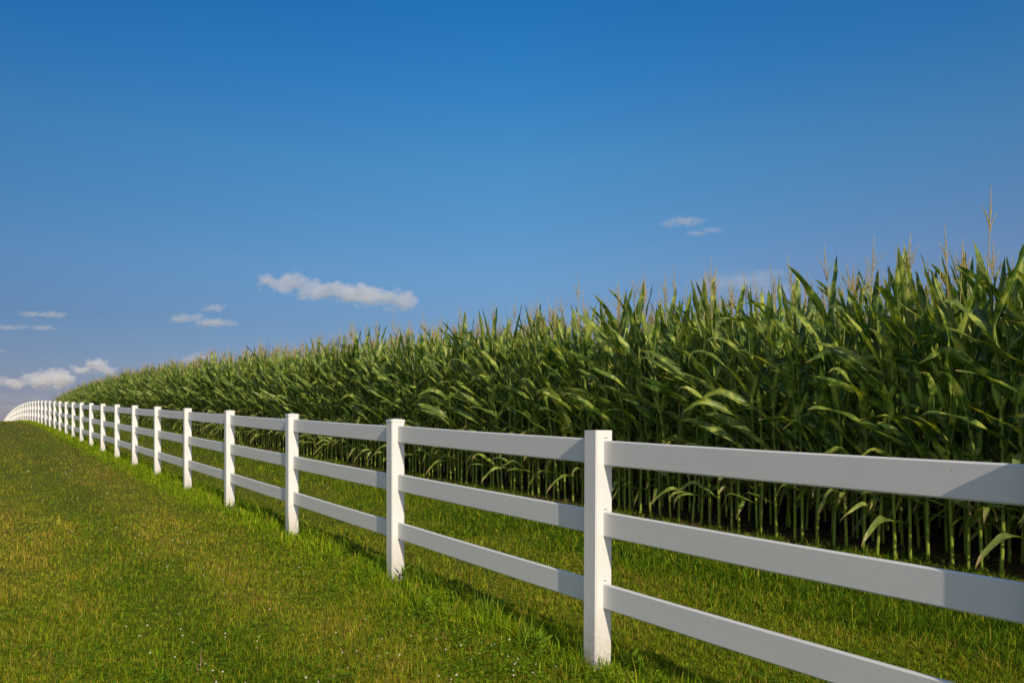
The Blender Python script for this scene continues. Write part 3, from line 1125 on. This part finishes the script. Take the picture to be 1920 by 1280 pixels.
# dry stalks and leaf litter on the bare strip in front of the corn
g = np.random.default_rng(9)
n = 22000
y = 1 / g.uniform(1 / 40, 1 / 4.5, n)
x0 = soil_edge(y) + np.abs(g.normal(0, 0.7, n)) - 0.1
x = at(x0, y)
L = g.uniform(0.02, 0.13, n)
w = g.uniform(0.002, 0.006, n) * np.maximum(1, y * 0.12)
a = g.uniform(0, 6.283, n)
zz = ground_z(y) + 0.009 + g.uniform(0, 0.012, n)
dx, dy = np.cos(a) * L / 2, np.sin(a) * L / 2
wx, wy = -np.sin(a) * w / 2, np.cos(a) * w / 2
lift = g.uniform(0, 0.03, n)
Vl = np.stack([np.stack([x - dx - wx, y - dy - wy, zz], 1), np.stack([x - dx + wx, y - dy + wy, zz + 0.002], 1), np.stack([x + dx + wx, y + dy + wy, zz + 0.002 + lift], 1), np.stack([x + dx - wx, y + dy - wy, zz + lift], 1)], 1).reshape(-1, 3)
i = np.arange(n)[:, None] * 4
Ql = np.concatenate([i, i + 1, i + 2, i + 3], 1)
cl = np.array([0.30, 0.20, 0.085]) * g.uniform(0.35, 1.25, (n, 1))
cl = np.repeat(np.concatenate([cl, np.ones((n, 1))], 1), 4, 0)
tag(link("dry_litter", np_mesh("dry_litter", Vl, Ql, None, [M_GRASS], colr=cl, smooth=False)), "dry straw and leaf litter on the soil before the corn", None, None, "stuff")


# ------------------------------------------------------------------ weeds that stand out along the fence
def from_px(px, py, x0=None):
    """the ground point seen at a photo pixel (by stepping along the ray)"""
    y = 3.0
    for _ in range(4000):
        z = CAM_Z + (HORIZON - py) / F_PX * y
        if z <= float(ground_z(y)):
            break
        y += 0.01
    return (px - 960) / F_PX * y, y


def weed(name, px, py, height, nleaf, leaf_len, leaf_w, label, cat, seed, group=None, seedhead=False):
    x, y = from_px(px, py)
    r = random.Random(seed)
    root = empty(name, (x, y, float(ground_z(y))), r.uniform(0, 6.28))
    tag(root, label, cat, group)
    st = MB()
    lean = (r.gauss(0, 0.12), r.gauss(0, 0.12))
    pts = [(lean[0] * s * height, lean[1] * s * height, s * height - 0.02) for s in (0, 0.35, 0.7, 1.0)]
    st.tube(pts, [0.0034, 0.003, 0.0024, 0.0014], 6, 0, 0)
    link("stem", st.mesh("stem", [M_STEM if seedhead else M_WEED]), root)
    for i in range(nleaf):
        s = (i + 1) / nleaf
        z = height * (0.15 + 0.82 * s)
        mb = MB()
        us = (-1, 0, 1)
        az = i * 2.4 + r.gauss(0, 0.3)
        rows = leaf_rows(r, 0, az, r.uniform(0.3, 0.9), leaf_len * r.uniform(0.75, 1.15), leaf_w, 0.5 * r.random(), 0, r.gauss(0, 0.4), 6, us, 0, 0.3)
        off = Vector((lean[0] * z, lean[1] * z, z))
        rows = [[tuple(Vector(p) + off) for p in row] for row in rows]
        mb.grid(rows, [[(u, j / 6, 0.3) for u in us] for j in range(7)], 0)
        link("leaf", mb.mesh("leaf", [M_WEED]), root)
    if seedhead:
        mb = MB()
        for i in range(12):
            z = height * r.uniform(0.78, 1.02)
            az = r.uniform(0, 6.28)
            p = Vector((lean[0] * z, lean[1] * z, z))
            d = Vector((math.cos(az), math.sin(az), 1.0)).normalized()
            mb.tube([tuple(p), tuple(p + d * 0.012), tuple(p + d * 0.026)], [0.001, 0.0045, 0.001], 5, 0, 0)
        link("seed_head", mb.mesh("seed_head", [M_STEM]), root)
    return root


weed("weed_seedling", 752, 1098, 0.155, 7, 0.085, 0.024, "leafy weed seedling growing against the second nearest fence post", "weed", 1)
weed("weed_stalk", 858, 1125, 0.34, 6, 0.045, 0.012, "thin brown weed stalk, left of a pair before the nearest full bay", "weed", 2, "weed stalks in front of the fence", True)
weed("weed_stalk", 880, 1122, 0.34, 6, 0.045, 0.012, "thin brown weed stalk, right of a pair before the nearest full bay", "weed", 3, "weed stalks in front of the fence", True)
for i, (px, py, hh, lab) in enumerate([
        (598, 1010, 0.16, "broad leafed weed right of the third nearest fence post"),
        (1010, 1235, 0.14, "broad leafed weed left of the nearest fence post's foot"),
        (1085, 1240, 0.08, "small weed touching the nearest fence post's left side"),
        (930, 1160, 0.12, "broad leafed weed midway along the nearest full fence bay"),
        (655, 1030, 0.15, "tall leafy weed left of the second nearest fence post"),
        (452, 955, 0.16, "leafy weed at the foot of the fourth nearest fence post"),
        (1180, 1262, 0.10, "low weed right of the nearest fence post's foot"),
        (800, 1150, 0.13, "leafy weed in front of the second nearest post's right side")]):
    weed("broad_leafed_weed", px, py, hh, 9, 0.075, 0.030, lab, "weed", 20 + i, "broad leafed weeds along the fence foot")


def tuft(px, py, hh, nb, label, seed):
    x, y = from_px(px, py)
    r = random.Random(seed)
    mb = MB()
    for i in range(nb):
        az = r.uniform(0, 6.28)
        rows = leaf_rows(r, 0, az, r.uniform(0.9, 1.5), hh * r.uniform(0.6, 1.15), 0.0075, r.uniform(0.1, 0.9), 0, 0.3, 6, (-1, 0, 1), 0, 0.4)
        o = Vector((r.gauss(0, 0.03), r.gauss(0, 0.03), -0.01))
        mb.grid([[tuple(Vector(p) + o) for p in row] for row in rows], [[(u, j / 6, 0.3) for u in (-1, 0, 1)] for j in range(7)], 0)
    o = link("grass_tuft", mb.mesh("grass_tuft", [M_WEED]))
    o.location = (x, y, float(ground_z(y)))
    tag(o, label, "grass tuft", "tall grass tufts along the fence")


tuft(545, 1005, 0.30, 16, "tall grass tuft against the foot of the third nearest fence post", 1)
tuft(700, 1085, 0.28, 22, "tall grass tuft just left of the second nearest fence post", 2)
tuft(795, 1100, 0.30, 26, "tall grass tuft right of the second nearest fence post", 3)
tuft(905, 1165, 0.26, 24, "tall grass tuft in the middle of the nearest full fence bay", 4)
tuft(985, 1215, 0.24, 18, "tall grass tuft a step left of the nearest fence post", 5)

tw = MB()
x, y = from_px(375, 1268)
for dx, hh, b in ((0, 0.165, 0.01), (0.012, 0.12, -0.012), (-0.01, 0.08, -0.03)):
    tw.tube([(0, 0, -0.01), (dx * 0.4 + b * 0.3, 0, hh * 0.4), (dx + b * 0.2, 0.01, hh * 0.75), (dx + b, 0.0, hh)], [0.0028, 0.0024, 0.002, 0.0012], 6, 0, 0)
o = link("dry_twig", tw.mesh("dry_twig", [M_TWIG]))
o.location = (x, y, float(ground_z(y)))
tag(o, "dry forked brown twig standing in the clover of the near lawn", "twig")


# ------------------------------------------------------------------ clouds: real volumes far away
def cloud_material(name, blobs, dens, rough_scale, k, gain, seed):
    m = bpy.data.materials.new(name)
    m.use_nodes = True
    nt = m.node_tree
    nt.nodes.remove(nt.nodes["Principled BSDF"])
    out = nt.nodes["Material Output"]
    tc = nd(nt, "ShaderNodeTexCoord")
    P_ = tc.outputs["Object"]
    field_ = None
    for (cx, cy_, cz, rx, ry, rz) in blobs:
        mp = nd(nt, "ShaderNodeMapping", vector_type='TEXTURE')
        mp.inputs["Location"].default_value = (cx, cy_, cz)
        mp.inputs["Scale"].default_value = (rx, ry, rz)
        nt.links.new(P_, mp.inputs[0])
        ln = nd(nt, "ShaderNodeVectorMath", operation='LENGTH')
        nt.links.new(mp.outputs[0], ln.inputs[0])
        f = mth(nt, 'SUBTRACT', 1.0, ln.outputs["Value"])
        field_ = f if field_ is None else mth(nt, 'SMOOTH_MAX', field_, f)
        if field_ is not f:
            field_.node.inputs[2].default_value = 0.15
    mp = nd(nt, "ShaderNodeMapping")
    mp.inputs["Location"].default_value = (seed * 13.7, seed * 5.1, seed * 9.3)
    mp.inputs["Scale"].default_value = (rough_scale, rough_scale, rough_scale * 1.5)
    nt.links.new(P_, mp.inputs[0])
    nz = noise(nt, 1.0, 6, 0.6, mp.outputs[0])
    d = mth(nt, 'ADD', field_, mth(nt, 'MULTIPLY', mth(nt, 'SUBTRACT', nz.outputs[0], 0.56), k))
    d = mth(nt, 'MULTIPLY', d, gain, True)
    d = mth(nt, 'MULTIPLY', d, dens)
    vol = nd(nt, "ShaderNodeVolumePrincipled")
    vol.inputs["Color"].default_value = (1.0, 0.99, 0.99, 1)
    vol.inputs["Anisotropy"].default_value = 0.0
    nt.links.new(d, vol.inputs["Density"])
    nt.links.new(vol.outputs[0], out.inputs["Volume"])
    return m


def cloud(px0, py0, px1, py1, blobs_px, label, dist=3000.0, dens=0.017, k=2.7, gain=2.6, seed=1, depth=0.6, rs=None, group="clouds"):
    """blobs_px: ellipses (px, py, rx, ry) in photo pixels; turned into metres at the cloud's own distance"""
    m2 = dist / F_PX
    cx, cy_ = (px0 + px1) / 2, (py0 + py1) / 2
    loc = ((cx - 960) * m2, dist, CAM_Z + (HORIZON - cy_) * m2)
    bl = []
    for i, (bx, by, rx, ry) in enumerate(blobs_px):
        ry_d = max(rx, ry) * depth
        bl.append(((bx - cx) * m2, ((i * 37) % 11 - 5) / 5 * 0.15 * ry_d * m2, (cy_ - by) * m2, rx * m2 * 1.25, ry_d * m2 * 1.25, ry * m2 * 1.25))
    lo = [min(b[j] - b[3 + j] * 1.15 for b in bl) for j in range(3)]
    hi = [max(b[j] + b[3 + j] * 1.15 for b in bl) for j in range(3)]
    # the shell: a rounded box around the lumps
    mb = MB()
    nu, nv = 16, 8
    rows = []
    for a in range(nv + 1):
        ph = -math.pi / 2 + math.pi * a / nv
        rows.append([(
            (lo[0] + hi[0]) / 2 + (hi[0] - lo[0]) / 2 * 1.3 * math.cos(ph) * math.cos(2 * math.pi * b / nu),
            (lo[1] + hi[1]) / 2 + (hi[1] - lo[1]) / 2 * 1.3 * math.cos(ph) * math.sin(2 * math.pi * b / nu),
            (lo[2] + hi[2]) / 2 + (hi[2] - lo[2]) / 2 * 1.3 * math.sin(ph)) for b in range(nu)])
    mb.grid(rows, [[(0, 0, 0)] * nu] * (nv + 1), 0, closed=True)
    size = max(ry for _, _, _, _, _, ry in bl)
    mat = cloud_material("cloud_vapour", bl, dens, rs or (0.9 / size), k, gain, seed)
    o = link("cloud", mb.mesh("cloud", [mat]))
    o.location = loc
    tag(o, label, "cloud", group)
    return o


cloud(480, 510, 790, 585, [(535, 531, 42, 18), (590, 545, 48, 17), (650, 548, 55, 17), (705, 557, 48, 17), (752, 564, 34, 20)],
      "largest white cloud, long and sloping, alone in the middle sky", seed=1, dens=0.017, depth=0.5)
cloud(320, 585, 465, 620, [(345, 598, 26, 8), (368, 594, 16, 9), (400, 605, 34, 8), (432, 605, 16, 6)],
      "small ragged white cloud just above the corn left of the largest cloud", seed=2, dens=0.014)
cloud(375, 568, 428, 586, [(405, 577, 20, 7), (388, 579, 12, 4)],
      "tiny white puff of cloud above the small ragged cloud", seed=3, dens=0.016)
cloud(10, 693, 145, 730, [(51, 712, 13, 13), (30, 720, 22, 8), (75, 713, 26, 14), (105, 710, 32, 18), (128, 716, 16, 12)],
      "billowing white cumulus low over the far end of the fence", seed=4, dens=0.034, gain=3.0)
cloud(128, 674, 215, 712, [(185, 687, 26, 12), (155, 693, 26, 7), (205, 695, 14, 10)],
      "white cumulus top rising from behind the far corn", seed=5, dens=0.032, gain=3.0)
cloud(-14, 702, 12, 728, [(0, 715, 14, 11)], "white cloud cut by the left edge of the photo, lowest there", seed=6, dens=0.026)
cloud(-10, 650, 12, 668, [(0, 658, 10, 5)], "tiny faint cloud at the left edge above the low cumulus", seed=7, dens=0.014)
cloud(35, 582, 126, 600, [(60, 589, 24, 5), (100, 590, 26, 6)], "thin wispy cloud streak, upper one at far left", seed=8, dens=0.012)
cloud(-5, 605, 52, 623, [(15, 614, 24, 5), (42, 613, 14, 4)], "thin wispy cloud streak touching the left photo edge", seed=9, dens=0.011)
cloud(60, 608, 108, 624, [(82, 615, 24, 5)], "thin wispy cloud streak right of the edge streak at far left", seed=10, dens=0.012)
cloud(1238, 406, 1325, 430, [(1285, 416, 34, 8), (1255, 421, 20, 5)], "faint cloud high above the corn, upper half of a pair", seed=11, dens=0.009)
cloud(1285, 424, 1352, 444, [(1335, 432, 22, 5), (1305, 438, 22, 5)], "very faint cloud strip just below the high faint cloud", seed=12, dens=0.008)
cloud(1280, 508, 1500, 575, [(1345, 535, 46, 22), (1420, 530, 60, 24), (1480, 545, 40, 20)],
      "pale pinkish cloud peeping over the corn tassels at right", seed=13, dens=0.0048, gain=1.4)
cloud(335, 655, 410, 690, [(372, 674, 34, 11)], "pale cloud just showing over the corn below the ragged cloud", seed=14, dens=0.010)
cloud(-20, 728, 100, 775, [(10, 745, 34, 10), (60, 748, 40, 12), (40, 765, 60, 8)],
      "dim layered cloud close above the crest of the fence", seed=15, dens=0.003, gain=1.2)
